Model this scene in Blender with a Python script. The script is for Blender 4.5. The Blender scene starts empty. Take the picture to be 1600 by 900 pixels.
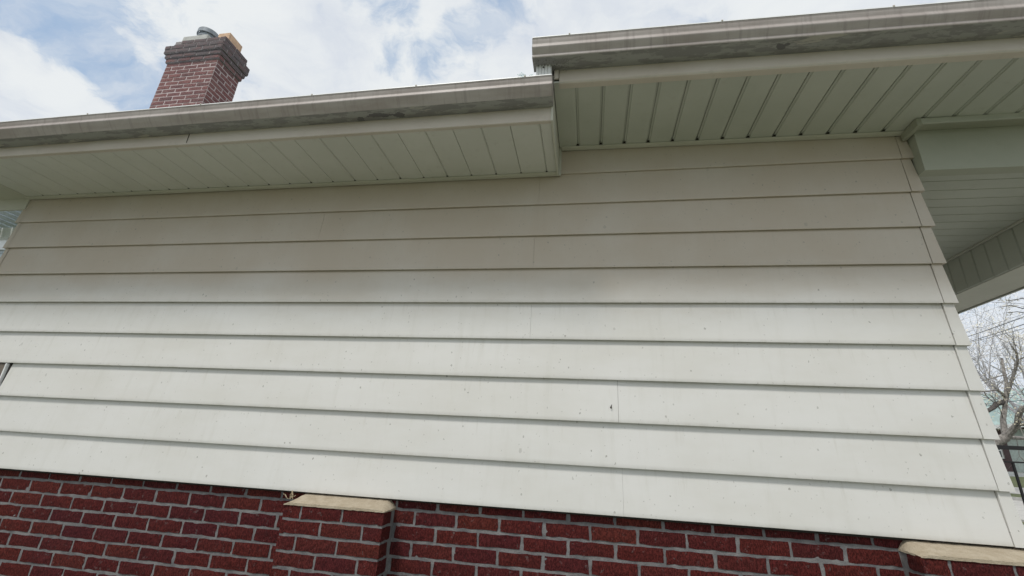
import bpy, bmesh, math, random
import numpy as np
from mathutils import Vector, Matrix, noise as mnoise
R = math.radians
sc = bpy.context.scene
col = sc.collection
G = 1.35                      # height of the lowest siding edge above the ground beside the house
# ------------------------------------------------------------------ camera
CP = (0.0, -2.3075, 0.2466); YAW, PITCH, ROLL, F = 0.17662, 0.34886, 0.0567, 702.87
fw = Vector((-math.sin(YAW)*math.cos(PITCH), math.cos(YAW)*math.cos(PITCH), math.sin(PITCH)))
r0 = Vector((math.cos(YAW), math.sin(YAW), 0)); u0 = r0.cross(fw)
rt = r0*math.cos(ROLL) + u0*math.sin(ROLL); up = -r0*math.sin(ROLL) + u0*math.cos(ROLL)
cam = bpy.data.objects.new('camera', bpy.data.cameras.new('camera')); col.objects.link(cam)
M = Matrix((rt, up, -fw)).transposed().to_4x4(); M.translation = Vector((CP[0], CP[1], CP[2]+G))
cam.matrix_world = M
cam.data.sensor_width = 36; cam.data.lens = 36*F/1600; cam.data.clip_start = .05; cam.data.clip_end = 3000
sc.camera = cam
def at(px, py, Y):
    """survey helper: real place (siding-edge heights) at depth Y"""
    d = fw + rt*((px-800)/F) - up*((py-450)/F); t = (Y-CP[1])/d.y
    return Vector(CP) + d*t
# ------------------------------------------------------------------ node helpers
class N:
    def __init__(s, tree): s.t = tree; s.n = tree.nodes; s.l = tree.links
    def add(s, typ, ins=None, **kw):
        n = s.n.new(typ)
        for k, v in kw.items(): setattr(n, k, v)
        for k, v in (ins or {}).items():
            if isinstance(v, bpy.types.NodeSocket): s.l.new(v, n.inputs[k])
            else: n.inputs[k].default_value = v
        return n
    def math(s, op, a, b=0.0, c=0.0, clamp=False):
        n = s.add('ShaderNodeMath', {0: a, 1: b, 2: c}, operation=op, use_clamp=clamp); return n.outputs[0]
    def vmath(s, op, a, b=(0, 0, 0), out=0):
        return s.add('ShaderNodeVectorMath', {0: a, 1: b}, operation=op).outputs[out]
    def noise(s, vec, scale, detail=4, rough=.55, dist=0.0, out=0):
        return s.add('ShaderNodeTexNoise', {'Vector': vec, 'Scale': scale, 'Detail': detail, 'Roughness': rough, 'Distortion': dist}).outputs[out]
    def ss(s, v, a, b, lo=0.0, hi=1.0):
        return s.add('ShaderNodeMapRange', {'Value': v, 'From Min': a, 'From Max': b, 'To Min': lo, 'To Max': hi}, interpolation_type='SMOOTHSTEP').outputs[0]
    def mix(s, f, a, b, blend='MIX'):
        n = s.add('ShaderNodeMix', data_type='RGBA', blend_type=blend)
        for i, v in ((0, f), (6, a), (7, b)):
            if isinstance(v, bpy.types.NodeSocket): s.l.new(v, n.inputs[i])
            else: n.inputs[i].default_value = v if i == 0 else (*v[:3], 1)
        return n.outputs[2]
    def pos(s, sc_=(1, 1, 1)):
        p = s.add('ShaderNodeNewGeometry').outputs['Position']
        return p if sc_ == (1, 1, 1) else s.vmath('MULTIPLY', p, sc_)
    def bump(s, h, strength, dist):
        return s.add('ShaderNodeBump', {'Height': h, 'Strength': strength, 'Distance': dist}).outputs[0]
def material(name):
    m = bpy.data.materials.new(name); m.use_nodes = True
    n = N(m.node_tree); b = n.n['Principled BSDF']
    return m, n, b
def plain(name, c, rough=.6, metal=0.0, var=.12, scale=8, bump=0.0, bscale=80):
    m, n, b = material(name)
    p = n.pos(); f = n.noise(p, scale)
    n.l.new(n.mix(n.ss(f, .3, .7), [x*(1-var) for x in c], [x*(1+var) for x in c]), b.inputs['Base Color'])
    b.inputs['Roughness'].default_value = rough; b.inputs['Metallic'].default_value = metal
    if bump: n.l.new(n.bump(n.noise(p, bscale, 3), bump, .003), b.inputs['Normal'])
    return m
# ------------------------------------------------------------------ world, sun, exposure
SUN_EL, SUN_AZ = R(56), R(-24)          # azimuth measured from -Y towards -X: light comes from behind the camera, a bit left
sd = Vector((math.sin(SUN_AZ)*math.cos(SUN_EL), -math.cos(SUN_AZ)*math.cos(SUN_EL), math.sin(SUN_EL)))
w = bpy.data.worlds.new('World'); sc.world = w; w.use_nodes = True
n = N(w.node_tree); n.n.clear()
sky = n.add('ShaderNodeTexSky', sky_type='NISHITA', sun_disc=False, sun_elevation=SUN_EL,
            sun_rotation=math.atan2(sd.x, sd.y), air_density=1.0, dust_density=1.5, ozone_density=1.0)
dv = n.add('ShaderNodeTexCoord').outputs['Generated']
sep = n.add('ShaderNodeSeparateXYZ', {0: dv})
# project the direction on a high cloud layer, so clouds flatten towards the horizon
zc = n.math('MAXIMUM', n.math('ADD', sep.outputs[2], .12), .05)
pl = n.add('ShaderNodeCombineXYZ', {0: n.math('DIVIDE', sep.outputs[0], zc), 1: n.math('DIVIDE', sep.outputs[1], zc), 2: 0.0}).outputs[0]
warp = n.vmath('MULTIPLY', n.vmath('SUBTRACT', n.noise(pl, 3.0, 5, out=1), (.5, .5, .5)), (.28, .28, .0))
plw = n.vmath('ADD', pl, warp)
big = n.noise(n.vmath('ADD', pl, (3.1, 1.7, 0)), 1.1, 3)
puff = n.noise(plw, 6.5, 8, .62)
wisp = n.noise(n.vmath('MULTIPLY', plw, (1.2, 4.5, 1)), 2.2, 6, .6)
dens = n.math('ADD', n.math('MULTIPLY', big, .42), n.math('MULTIPLY', puff, .58))
# larger clear lanes of this particular sky
dvw = n.vmath('ADD', dv, n.vmath('MULTIPLY', n.vmath('SUBTRACT', n.noise(dv, 9, 5, out=1), (.5, .5, .5)), (.11, .11, .11)))
def lane(a, b, r):
    a = Vector(a); b = Vector(b); ab = b-a
    h = n.math('DIVIDE', n.vmath('DOT_PRODUCT', n.vmath('SUBTRACT', dvw, tuple(a)), tuple(ab), out='Value'), ab.dot(ab), clamp=True)
    q = n.vmath('SUBTRACT', n.vmath('SUBTRACT', dvw, tuple(a)), n.add('ShaderNodeVectorMath', {0: tuple(ab), 'Scale': h}, operation='SCALE').outputs[0])
    return n.ss(n.vmath('LENGTH', q, out='Value'), r*1.5, r*.35)
l1 = lane((-.80, .25, .57), (-.715, .47, .485), .085)
lw = lane((-.83, .34, .45), (-.76, .44, .42), .075)
l2 = lane((-.36, .61, .70), (-.13, .60, .80), .05)
l3 = lane((-.42, .51, .76), (-.33, .56, .76), .035)
clear = n.math('ADD', n.math('SUBTRACT', n.math('MULTIPLY', l1, .26), n.math('MULTIPLY', lw, .22)), n.math('MULTIPLY', n.math('MAXIMUM', l2, l3), .125))
dens = n.math('SUBTRACT', n.math('ADD', dens, .055), clear)
mask = n.ss(dens, .31, .52)
mask = n.math('MAXIMUM', mask, n.ss(wisp, .30, .80, .12, .8))
mask = n.math('MAXIMUM', mask, n.ss(sep.outputs[2], .42, .05, 0, .55))
shade = n.noise(plw, 3.2, 6, .6)
cc = n.mix(n.ss(shade, .30, .62), (.66, .71, .79), (.83, .86, .875))
cc = n.mix(n.ss(sep.outputs[2], .5, .1), cc, (.72, .78, .86))
bg1 = n.add('ShaderNodeBackground', {'Color': n.mix(.55, sky.outputs[0], (4.4, 6.5, 9.3)), 'Strength': .1})
bg2 = n.add('ShaderNodeBackground', {'Color': cc, 'Strength': 1.0})
ms = n.add('ShaderNodeMixShader', {0: mask, 1: bg1.outputs[0], 2: bg2.outputs[0]})
n.add('ShaderNodeOutputWorld', {0: ms.outputs[0]})
sun = bpy.data.objects.new('sun', bpy.data.lights.new('sun', 'SUN')); col.objects.link(sun)
sun.data.energy = 2.15; sun.data.angle = R(10); sun.data.color = (1, .955, .895)
sun.rotation_euler = sd.to_track_quat('Z', 'Y').to_euler(); sun.location = (0, -3, 8)
sc.view_settings.view_transform = 'Standard'; sc.view_settings.look = 'None'
sc.view_settings.exposure = 0.0; sc.view_settings.gamma = 1.0
# ------------------------------------------------------------------ object helpers
def link(name, me, parent=None, loc=(0, 0, 0), rot=None, label=None, kind=None, cat=None, group=None):
    o = bpy.data.objects.new(name, me); col.objects.link(o)
    if parent is not None: o.parent = parent
    o.location = loc
    if rot: o.rotation_euler = rot
    for k, v in (('label', label), ('kind', kind), ('category', cat), ('group', group)):
        if v: o[k] = v
    return o
class MB:
    def __init__(s): s.v = []; s.f = []; s.mi = []
    def poly(s, pts, mi=0):
        b = len(s.v); s.v += [tuple(p) for p in pts]; s.f.append(tuple(range(b, b+len(pts)))); s.mi.append(mi)
    def box(s, x0, x1, y0, y1, z0, z1, mi=0):
        b = len(s.v)
        s.v += [(x, y, z) for z in (z0, z1) for y in (y0, y1) for x in (x0, x1)]
        for f in ((0, 2, 3, 1), (4, 5, 7, 6), (0, 1, 5, 4), (2, 6, 7, 3), (0, 4, 6, 2), (1, 3, 7, 5)):
            s.f.append(tuple(b+i for i in f)); s.mi.append(mi)
        return s
    def ext(s, prof, x0, x1, axis='x', cap=True, sh=None, closed=True, steps=1):
        """extrude a (y,z) profile along x (or an (x,z) profile along y); sh(t)->z shift"""
        k = len(prof); rings = []
        for i in range(steps+1):
            t = x0+(x1-x0)*i/steps; dz = sh(t) if sh else 0
            b = len(s.v); rings.append(b)
            s.v += [((t, p[0], p[1]+dz) if axis == 'x' else (p[0], t, p[1]+dz)) for p in prof]
        for a, b in zip(rings, rings[1:]):
            for i in range(k if closed else k-1):
                j = (i+1) % k; s.f.append((a+i, a+j, b+j, b+i)); s.mi.append(0)
        if cap and closed:
            s.f.append(tuple(rings[0]+i for i in range(k))[::-1]); s.mi.append(0)
            s.f.append(tuple(rings[-1]+i for i in range(k))); s.mi.append(0)
        return s
    def tube(s, pts, rad, sides=6, cap=True):
        pts = [Vector(p) for p in pts]; m = len(pts); prev = None; rings = []
        for i, p in enumerate(pts):
            t = (pts[min(i+1, m-1)]-pts[max(i-1, 0)]).normalized()
            if prev is None: prev = t.orthogonal().normalized()
            a = (prev-t*prev.dot(t)); a = a.normalized() if a.length > 1e-6 else t.orthogonal().normalized(); prev = a
            c = t.cross(a); rr = rad[i] if isinstance(rad, (list, tuple)) else rad
            b = len(s.v); rings.append(b)
            s.v += [tuple(p+(a*math.cos(2*math.pi*k/sides)+c*math.sin(2*math.pi*k/sides))*rr) for k in range(sides)]
        for a, b in zip(rings, rings[1:]):
            for k in range(sides):
                j = (k+1) % sides; s.f.append((a+k, a+j, b+j, b+k)); s.mi.append(0)
        if cap:
            s.f.append(tuple(rings[0]+k for k in range(sides))[::-1]); s.f.append(tuple(rings[-1]+k for k in range(sides))); s.mi += [0, 0]
        return s
    def mesh(s, name, mats, bevel=0, smooth=False):
        me = bpy.data.meshes.new(name); me.from_pydata(s.v, [], s.f)
        for m in (mats if isinstance(mats, (list, tuple)) else [mats]): me.materials.append(m)
        me.polygons.foreach_set('material_index', s.mi)
        bm = bmesh.new(); bm.from_mesh(me)
        if bevel:
            bmesh.ops.bevel(bm, geom=[e for e in bm.edges if len(e.link_faces) == 2 and e.calc_face_angle(0) > .6], offset=bevel, segments=2, affect='EDGES', profile=.6)
        bmesh.ops.recalc_face_normals(bm, faces=bm.faces); bm.to_mesh(me); bm.free()
        if smooth:
            me.polygons.foreach_set('use_smooth', [True]*len(me.polygons))
            try: me.set_sharp_from_angle(angle=R(38))
            except Exception: pass
        me.update(); return me
    def obj(s, name, mats, parent=None, bevel=0, smooth=False, **kw):
        return link(name, s.mesh(name, mats, bevel, smooth), parent, **kw)
# ------------------------------------------------------------------ materials
E8_ = .2032
def siding_mat():
    m, n, b = material('white_enamelled_siding')
    p = n.pos()
    blot = n.noise(n.pos((1, 1, 2.5)), 1.6, 5, .6)
    streak = n.noise(n.pos((9, 9, .8)), 2.0, 4, .6)
    rnd = n.add('ShaderNodeObjectInfo').outputs['Random']
    c = n.mix(n.ss(blot, .3, .75), (.69, .685, .66), (.635, .625, .585))
    c = n.mix(n.ss(streak, .50, .8, 0, .35), c, (.56, .55, .50))
    c = n.mix(n.math('MULTIPLY', rnd, .10), c, (.60, .62, .62))
    # tan dirt plus the eave shade, both painted into the upper boards' colour
    z = n.add('ShaderNodeSeparateXYZ', {0: p}).outputs[2]
    dirt_shade = n.math('MULTIPLY', n.ss(n.math('ADD', z, n.math('MULTIPLY', n.math('SUBTRACT', blot, .5), .22)), G+.88, G+1.28), n.ss(n.math('ADD', n.math('MULTIPLY', n.noise(p, 2.3, 5), .88), n.math('MULTIPLY', n.noise(n.pos((14, 14, 1.2)), 1.5, 5, .65), .12)), .3, .6, .80, 1))
    c = n.mix(n.math('MULTIPLY', dirt_shade, .85), c, (.47, .395, .305))
    lapz = n.math('FRACT', n.math('DIVIDE', n.math('SUBTRACT', z, G), E8_))
    runs = n.math('MULTIPLY', n.ss(n.noise(n.pos((22, 22, .5)), 2.0, 4, .6), .56, .72), n.ss(n.math('ADD', lapz, n.math('MULTIPLY', n.noise(n.pos((8, 1, .2)), 3, 2), .5)), .65, 1.15))
    c = n.mix(n.math('MULTIPLY', runs, .20), c, (.40, .38, .31))
    hem = n.math('MULTIPLY', n.ss(lapz, .10, .0), n.ss(n.noise(n.pos((6, 1, 1)), 3, 5, .7), .45, .7))
    c = n.mix(n.math('MULTIPLY', hem, .30), c, (.42, .40, .34))
    # fly specks and chips
    for scl, thr, amt, seed in ((24, .07, .62, 0), (38, .085, .45, 7.3), (16, .045, .75, 3.1), (60, .10, .40, 1.7), (7, .04, .35, 9.0)):
        pp = n.vmath('ADD', n.vmath('MULTIPLY', p, (1, .02, .8)), (seed, 0, seed))
        pp = n.vmath('ADD', pp, n.vmath('MULTIPLY', n.vmath('SUBTRACT', n.noise(p, 130, 3, out=1), (.5, .5, .5)), (.013, 0, .013)))
        v = n.add('ShaderNodeTexVoronoi', {'Vector': pp, 'Scale': float(scl)}, feature='F1')
        sepc = n.add('ShaderNodeSeparateColor', {0: v.outputs['Color']})
        sel = n.ss(sepc.outputs[0], .52, .54)
        thn = n.math('MULTIPLY', sepc.outputs[1], thr*1.5)
        spot = n.math('LESS_THAN', v.outputs['Distance'], thn)
        zone = n.ss(n.noise(n.vmath('ADD', p, (seed, 0, 0)), 1.9, 3), .34, .50)
        k = n.math('MULTIPLY', n.math('MULTIPLY', spot, sel), n.math('MULTIPLY', zone, amt))
        c = n.mix(k, c, (.26, .25, .22))
    n.l.new(c, b.inputs['Base Color']); b.inputs['Roughness'].default_value = .48
    h = n.math('ADD', n.math('MULTIPLY', n.noise(n.pos((3, 1, 1)), 2.2, 3), 3.0), n.math('MULTIPLY', n.noise(n.pos((1, 1, 4)), 90, 3), .12))
    n.l.new(n.bump(h, .35, .004), b.inputs['Normal'])
    return m
def soffit_mat(name, c0, c1):
    m, n, b = material(name)
    p = n.pos(); rnd = n.add('ShaderNodeObjectInfo').outputs['Random']
    c = n.mix(n.ss(n.noise(p, 2.4, 5), .3, .7), c0, c1)
    c = n.mix(n.math('MULTIPLY', rnd, .22), c, [x*.84 for x in c1])
    c = n.mix(n.ss(n.noise(n.pos((1, 1, 1)), 19, 5, .65), .55, .8, 0, .22), c, (.30, .28, .22))
    n.l.new(c, b.inputs['Base Color']); b.inputs['Roughness'].default_value = .55
    n.l.new(n.bump(n.noise(p, 240, 2), .12, .001), b.inputs['Normal']); return m
def gutter_mat(spots=()):
    m, n, b = material('weathered_gutter_aluminium')
    p = n.pos()
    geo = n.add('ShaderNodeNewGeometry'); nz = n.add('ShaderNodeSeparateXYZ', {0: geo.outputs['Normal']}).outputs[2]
    c = n.mix(n.ss(n.noise(n.pos((1, 3, 3)), 3.2, 6, .65), .3, .7), (.345, .30, .275), (.45, .41, .385))
    c = n.mix(n.ss(n.noise(n.pos((40, 3, 3)), 1.5, 4), .48, .75, 0, .45), c, (.23, .195, .18))
    # oxidised, flaking underside
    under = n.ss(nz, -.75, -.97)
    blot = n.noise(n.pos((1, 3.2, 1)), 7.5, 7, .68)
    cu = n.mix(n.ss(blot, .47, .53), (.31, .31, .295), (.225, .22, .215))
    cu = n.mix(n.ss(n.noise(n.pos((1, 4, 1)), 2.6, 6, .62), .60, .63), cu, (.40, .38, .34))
    flake = None
    wob = n.vmath('MULTIPLY', n.vmath('SUBTRACT', n.noise(p, 26, 5, out=1), (.5, .5, .5)), (.10, .05, .0))
    for (x, y, z, rx) in spots:
        q = n.vmath('MULTIPLY', n.vmath('SUBTRACT', n.vmath('ADD', p, wob), (x, y, z)), (1/rx, 1/.017, 1/.05))
        k = n.math('LESS_THAN', n.vmath('LENGTH', q, out='Value'), 1.0)
        flake = k if flake is None else n.math('MAXIMUM', flake, k)
    if flake is not None: cu = n.mix(flake, cu, (.13, .125, .13))
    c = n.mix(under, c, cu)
    n.l.new(c, b.inputs['Base Color']); b.inputs['Roughness'].default_value = .5
    n.l.new(n.bump(n.noise(n.pos((1, 2, 2)), 14, 5), .35, .003), b.inputs['Normal']); return m
def brick_mat(name, cols, dirt, bump=1.0, soot=None):
    m, n, b = material(name)
    oi = n.add('ShaderNodeObjectInfo'); rnd = oi.outputs['Random']; p = n.pos()
    cr = n.add('ShaderNodeValToRGB', {0: rnd}); e = cr.color_ramp.elements
    while len(e) < len(cols): e.new(.5)
    for i, cc_ in enumerate(cols): e[i].position = i/(len(cols)-1); e[i].color = (*cc_, 1)
    f = n.noise(n.pos((2.2, 2.2, .8)), 95, 5, .75)
    c = n.mix(n.ss(f, .44, .57), n.mix(.60, cr.outputs[0], (.006, .002, .002)), cr.outputs[0])
    c = n.mix(n.ss(n.noise(p, 26, 4), .5, .75, 0, .35), c, dirt)
    c = n.mix(n.ss(n.noise(n.vmath('ADD', p, (5, 2, 1)), 42, 5, .7), .60, .70, 0, .45), c, (.20, .17, .165))
    c = n.mix(n.ss(n.noise(n.vmath('ADD', p, (1, 9, 4)), 1.7, 3), .45, .7, 0, .5), c, n.mix(.35, c, (.03, .006, .02)))
    if soot:
        z = n.add('ShaderNodeSeparateXYZ', {0: p}).outputs[2]
        k = n.math('MULTIPLY', n.ss(n.math('ADD', z, n.math('MULTIPLY', n.math('SUBTRACT', n.noise(p, 6, 4), .5), .25)), soot[0], soot[1]), n.ss(n.noise(p, 14, 4), .3, .6, .55, .95))
        c = n.mix(k, c, soot[2])
    n.l.new(c, b.inputs['Base Color']); b.inputs['Roughness'].default_value = .9; b.inputs['Specular IOR Level'].default_value = .12
    h = n.math('ADD', n.noise(n.pos((2.6, 2.6, .7)), 110, 5, .7), n.math('MULTIPLY', n.noise(p, 35, 3), .6))
    n.l.new(n.bump(h, bump, .006), b.inputs['Normal']); return m
def mortar_mat(name, c0, c1, scale=18, dist=.004):
    m, n, b = material(name)
    p = n.pos(); f = n.noise(p, scale, 6, .65)
    c = n.mix(n.ss(f, .3, .7), c0, c1)
    c = n.mix(n.ss(n.noise(p, scale*9, 3), .55, .75, 0, .5), c, [x*.55 for x in c0])
    n.l.new(c, b.inputs['Base Color']); b.inputs['Roughness'].default_value = .95
    n.l.new(n.bump(n.math('ADD', f, n.math('MULTIPLY', n.noise(p, scale*8, 4), .5)), .8, dist), b.inputs['Normal']); return m
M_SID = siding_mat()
M_SOF = soffit_mat('soffit_enamel', (.455, .475, .415), (.515, .53, .47))
M_SOFL = soffit_mat('lower_soffit_enamel', (.585, .59, .54), (.635, .635, .59))
M_TRIM = soffit_mat('trim_enamel', (.50, .50, .43), (.57, .565, .49))
M_FAS = soffit_mat('fascia_enamel', (.52, .46, .39), (.60, .55, .48))
M_GUT = gutter_mat([(-1.09, -.515, G+1.9, .075), (-.985, -.508, G+1.9, .035), (-1.20, -.50, G+1.9, .02), (.89, -.585, G+2.07, .03)])
M_WHITE = plain('white_painted_metal', (.80, .81, .81), .4, var=.06)
M_BRICK = brick_mat('dark_red_brick', [(.100, .022, .022), (.118, .022, .021), (.132, .027, .022), (.106, .022, .024), (.142, .033, .025), (.115, .024, .021)], (.07, .02, .018))
M_MORT = mortar_mat('grey_mortar', (.115, .115, .12), (.205, .20, .20))
M_CAP = mortar_mat('buff_mortar_cap', (.36, .30, .215), (.45, .39, .295), 22, .005)
M_CBR = brick_mat('chimney_brick', [(.30, .155, .15), (.35, .175, .165), (.26, .14, .14), (.38, .21, .195), (.23, .135, .135)], (.30, .21, .20), .6, (G+5.10, G+5.26, (.15, .135, .14)))
M_CMO = mortar_mat('chimney_mortar', (.44, .36, .355), (.54, .46, .45))
M_SHIN = plain('asphalt_shingle', (.10, .095, .09), .9, var=.3, scale=14, bump=.6, bscale=60)
M_GALV = plain('galvanised_flue', (.26, .29, .32), .6, .2, .2, 20)
M_CLAY = plain('clay_flue_tile', (.62, .42, .28), .8, 0, .15, 14)
M_BLACK = plain('black_painted_iron', (.012, .012, .013), .8, 0, .1)
M_GLASS, _n, _b = material('dark_window_glass'); _b.inputs['Base Color'].default_value = (.02, .03, .028, 1); _b.inputs['Roughness'].default_value = .06
M_SEAL = plain('dark_gap', (.03, .027, .022), .9)
M_CONC = mortar_mat('concrete', (.40, .39, .37), (.50, .49, .46), 3, .003)
# ------------------------------------------------------------------ HOUSE
HX = -1.2
house = link('house', None, loc=(HX, 0, 0), label='white-sided house with dark red brick base, grimy gutters and a brick chimney', cat='house')
H0 = (-HX, 0, G)                                            # children are written in siding-edge coordinates
def hp(name, label=None, mb=None, mats=None, **kw):
    me = mb.mesh(name, mats, kw.pop('bevel', 0), kw.pop('smooth', False)) if mb else None
    return link(name, me, house, H0, label=label, **kw)
E8 = .2032; XL, XR = -4.10, 1.66
# --- siding wall
sw = hp('siding_wall', 'wide white horizontal lap siding with specks')
core = MB().box(XL+.02, XR+.02, .024, .12, -.01, 2.02); core.obj('wall_core', M_SEAL, sw)
random.seed(4)
joints = {8: -.281, 7: -1.66, 6: -.299, 4: -.301, 2: .147, 0: .158}
def board(x0, x1, i, name='siding_board', dy=0.0, ztop=None, x_in=None, warp=0):
    z0 = i*E8; z1 = z0+E8+.004 if ztop is None else ztop
    # hemmed butt edge, slightly hollow face, top tucked behind the next board
    fr = (z1-z0)/E8*((1.18, 1.16, 1.14, 1.08, 1.0, .95, .86, .78, .62, .50)[i])
    prof = [(.014, z0+.003), (.004, z0-.0008), (.0008, z0), (0.0, z0+.003), (.0012, z0+.02), (.0086*fr, z0+.5*(z1-z0)), (.0172*fr, z1), (.0225, z1), (.0225, z0+.010), (.012, z0+.008)]
    prof = [(y+dy, z) for y, z in prof]
    mb = MB(); nst = max(1, int((x1-x0)/.12))
    mb.ext(prof, x0, x1, steps=nst)
    v = []
    for (x, y, z) in mb.v:
        k = mnoise.noise(Vector((x*.55, i*7.1, 0)))
        v.append((x, y+.0011*mnoise.noise(Vector((x*3.1, z*9, i*1.7)))*(1 if z < z0+.15 else 0)+.0016*mnoise.noise(Vector((x*.9, i*3.3, 5)))*(1 if z < z0+.15 else .4), z+.0022*k*(1 if z < z0+.1 else 0)))
    mb.v = v
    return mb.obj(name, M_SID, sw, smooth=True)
def ztop_at(x): return 1.814 if x < -.165 else 1.992
for i in range(0, 10):
    segs = []
    if i == 9: segs = [(-.155, XR-.001)]
    else:
        if i in joints: segs = [(XL, joints[i]-.0002-(.0006 if i == 2 else 0)), (joints[i]+.0004, XR-.001)]
        else: segs = [(XL, XR-.001)]
    for k, (a, b) in enumerate(segs):
        zt = None
        if i == 9: zt = 1.995
        if i in (0, 1, 2):
            # boards beside the window stop at its jamb
            if a < -3.6: a = -3.618
        if i == 8 and a < -.165 and b > -.165: b2 = b
        board(a, b, i, dy=(0.0011 if k == 1 else 0), ztop=zt)
    if i in joints: pass
# corner caps, one per course
for i in range(10):
    z0 = i*E8; z1 = z0+E8+.003 if i < 9 else 1.975
    mb = MB(); w0 = XR+.0015; t = XR+.060
    lo = .0; hi = .0135*(z1-z0)/E8
    # front leaf, side leaf (tapering corner), thin underside
    A = [(w0, lo-.0022, z0-.001), (t, lo-.0022, z0-.001), (t-.0135, hi-.0022, z1), (w0-.000, hi-.0022, z1)]
    Bk = [(x, y+.02, z) for x, y, z in A]
    mb.poly(A)
    S = [(t, lo-.0022, z0-.001), (t, .10, z0-.001), (t-.0135, .10, z1), (t-.0135, hi-.0022, z1)]
    mb.poly(S)
    mb.poly([(w0, lo-.0022, z0-.001), (w0, lo+.014, z0+.001), (t-.012, lo+.014, z0+.001), (t-.012, .10, z0+.001), (t, .10, z0-.001), (t, lo-.0022, z0-.001)])
    mb.poly([(w0, lo-.0022, z0-.001), (w0, hi-.0022, z1), (w0, .022, z1), (w0, .022, z0)])
    mb.poly([(w0, hi-.0022, z1), (t-.0135, hi-.0022, z1), (t-.0135, .10, z1), (w0, .10, z1)])
    mb.obj('corner_cap', M_SID, sw)
# left corner caps
for i in range(3, 9):
    z0 = i*E8; z1 = z0+E8+.003 if i < 8 else 1.812
    mb = MB(); w0 = XL+.022; t = XL-.022
    mb.poly([(w0, -.0022, z0-.001), (t, -.0022, z0-.001), (t+.0135, .0113, z1), (w0, .0113, z1)])
    mb.poly([(t, -.0022, z0-.001), (t, .1, z0-.001), (t+.0135, .1, z1), (t+.0135, .0113, z1)])
    mb.poly([(w0, -.0022, z0-.001), (w0, .014, z0), (t+.012, .014, z0), (t+.012, .1, z0), (t, .1, z0-.001), (t, -.0022, z0-.001)])
    mb.obj('corner_cap', M_SID, sw)
# end walls and back (plain boards seen only from the side)
for name, x0, x1, y0, y1 in (('side_wall', XR+.015, XR+.035, .12, 3.2), ('side_wall', XL-.012, XL+.01, .12, 5.5), ('back_wall', XL, 2.64, 5.5, 5.6)):
    mb = MB()
    for i in range(-6 if y0 > 1 or x1 < 0 else 0, 11):
        z0 = i*E8
        mb.box(x0-.004 if x1 < 0 else x0, x1+(.004 if x1 > 0 else 0), y0, y1, z0, z0+.03); mb.box(x0, x1, y0, y1, z0+.03, z0+E8)
    mb.obj(name, M_SID, sw)
# --- window at the far left
win = hp('window', 'dark window with thin pale metal jamb')
MB().box(-3.641, -3.632, -.004, .02, 0, .604).obj('jamb', M_WHITE, win, bevel=.001)
MB().box(-3.631, -3.620, .012, .022, 0, .604).obj('jamb', M_SEAL, win)
MB().box(-3.70, -3.6415, .010, .024, .0, .604).box(-4.10, -4.04, .010, .024, 0, .604).box(-4.04, -3.70, .010, .024, .555, .604).obj('frame', plain('brown_window_frame', (.16, .13, .10), .6), win)
MB().box(-4.04, -3.70, .018, .022, 0, .555).obj('pane', M_GLASS, win)
# --- brick wall
PITCH_X, PITCH_Z, BH, BW = .2105, .06805, .0548, .1965
BY = .032
def brick_mesh(name, w_, h_, d_, mat, seed, nx=9, nz=3, jit=.0022, ends=True):
    rd = random.Random(seed); mb = MB()
    P = {}
    for j in range(nz+1):
        for i in range(nx+1):
            x = -w_/2+w_*i/nx; z = -h_/2+h_*j/nz; y = rd.uniform(-.0008, .0010)
            eg = i in (0, nx) or j in (0, nz)
            if eg: x += rd.uniform(-jit, jit); z += rd.uniform(-jit, jit); y += .0012
            P[i, j] = (x, y, z)
    idx = {}
    for k, p in P.items(): idx[k] = len(mb.v); mb.v.append(p)
    for j in range(nz):
        for i in range(nx): mb.f.append((idx[i, j], idx[i+1, j], idx[i+1, j+1], idx[i, j+1])); mb.mi.append(0)
    loop = [(i, 0) for i in range(nx)]+[(nx, j) for j in range(nz)]+[(i, nz) for i in range(nx, 0, -1)]+[(0, j) for j in range(nz, 0, -1)]
    back = []
    for k in loop: x, y, z = P[k]; back.append(len(mb.v)); mb.v.append((x*1.0, d_, z))
    for a in range(len(loop)):
        b = (a+1) % len(loop); mb.f.append((idx[loop[a]], back[a], back[b], idx[loop[b]])); mb.mi.append(0)
    return mb.mesh(name, mat, smooth=False)
def bset(w_, mat, n_, h_=BH, d_=.03, jit=.0024, key=''):
    return [brick_mesh('brick', w_, h_, d_, mat, hash((round(w_, 3), k)) % 9999+k, jit=jit, nx=6 if w_ > .15 else 3) for k in range(n_)]
bw = hp('brick_wall', 'dark red rough brick wall with grey mortar under the siding')
full = bset(BW, M_BRICK, 10)
random.seed(11)
def mortar_sheet(x0, x1, z0, z1, y, step=.012, amp=.0022):
    mb = MB(); nx = int((x1-x0)/step); nz = int((z1-z0)/step)
    for j in range(nz+1):
        for i in range(nx+1):
            x = x0+(x1-x0)*i/nx; z = z0+(z1-z0)*j/nz
            mb.v.append((x, y+amp*mnoise.noise(Vector((x*28, z*40, 0)))+amp*.7*mnoise.noise(Vector((x*9, z*90, 3))), z))
    W_ = nx+1
    for j in range(nz):
        for i in range(nx): a = j*W_+i; mb.f.append((a, a+1, a+W_+1, a+W_)); mb.mi.append(0)
    return mb
mortar_sheet(-3.9, 1.80, -.56, .04, BY+.0032).obj('mortar', M_MORT, bw, smooth=True)
MB().box(-4.1, 1.80, BY+.008, .12, -G, .04).obj('wall_backing', M_MORT, bw)
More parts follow.
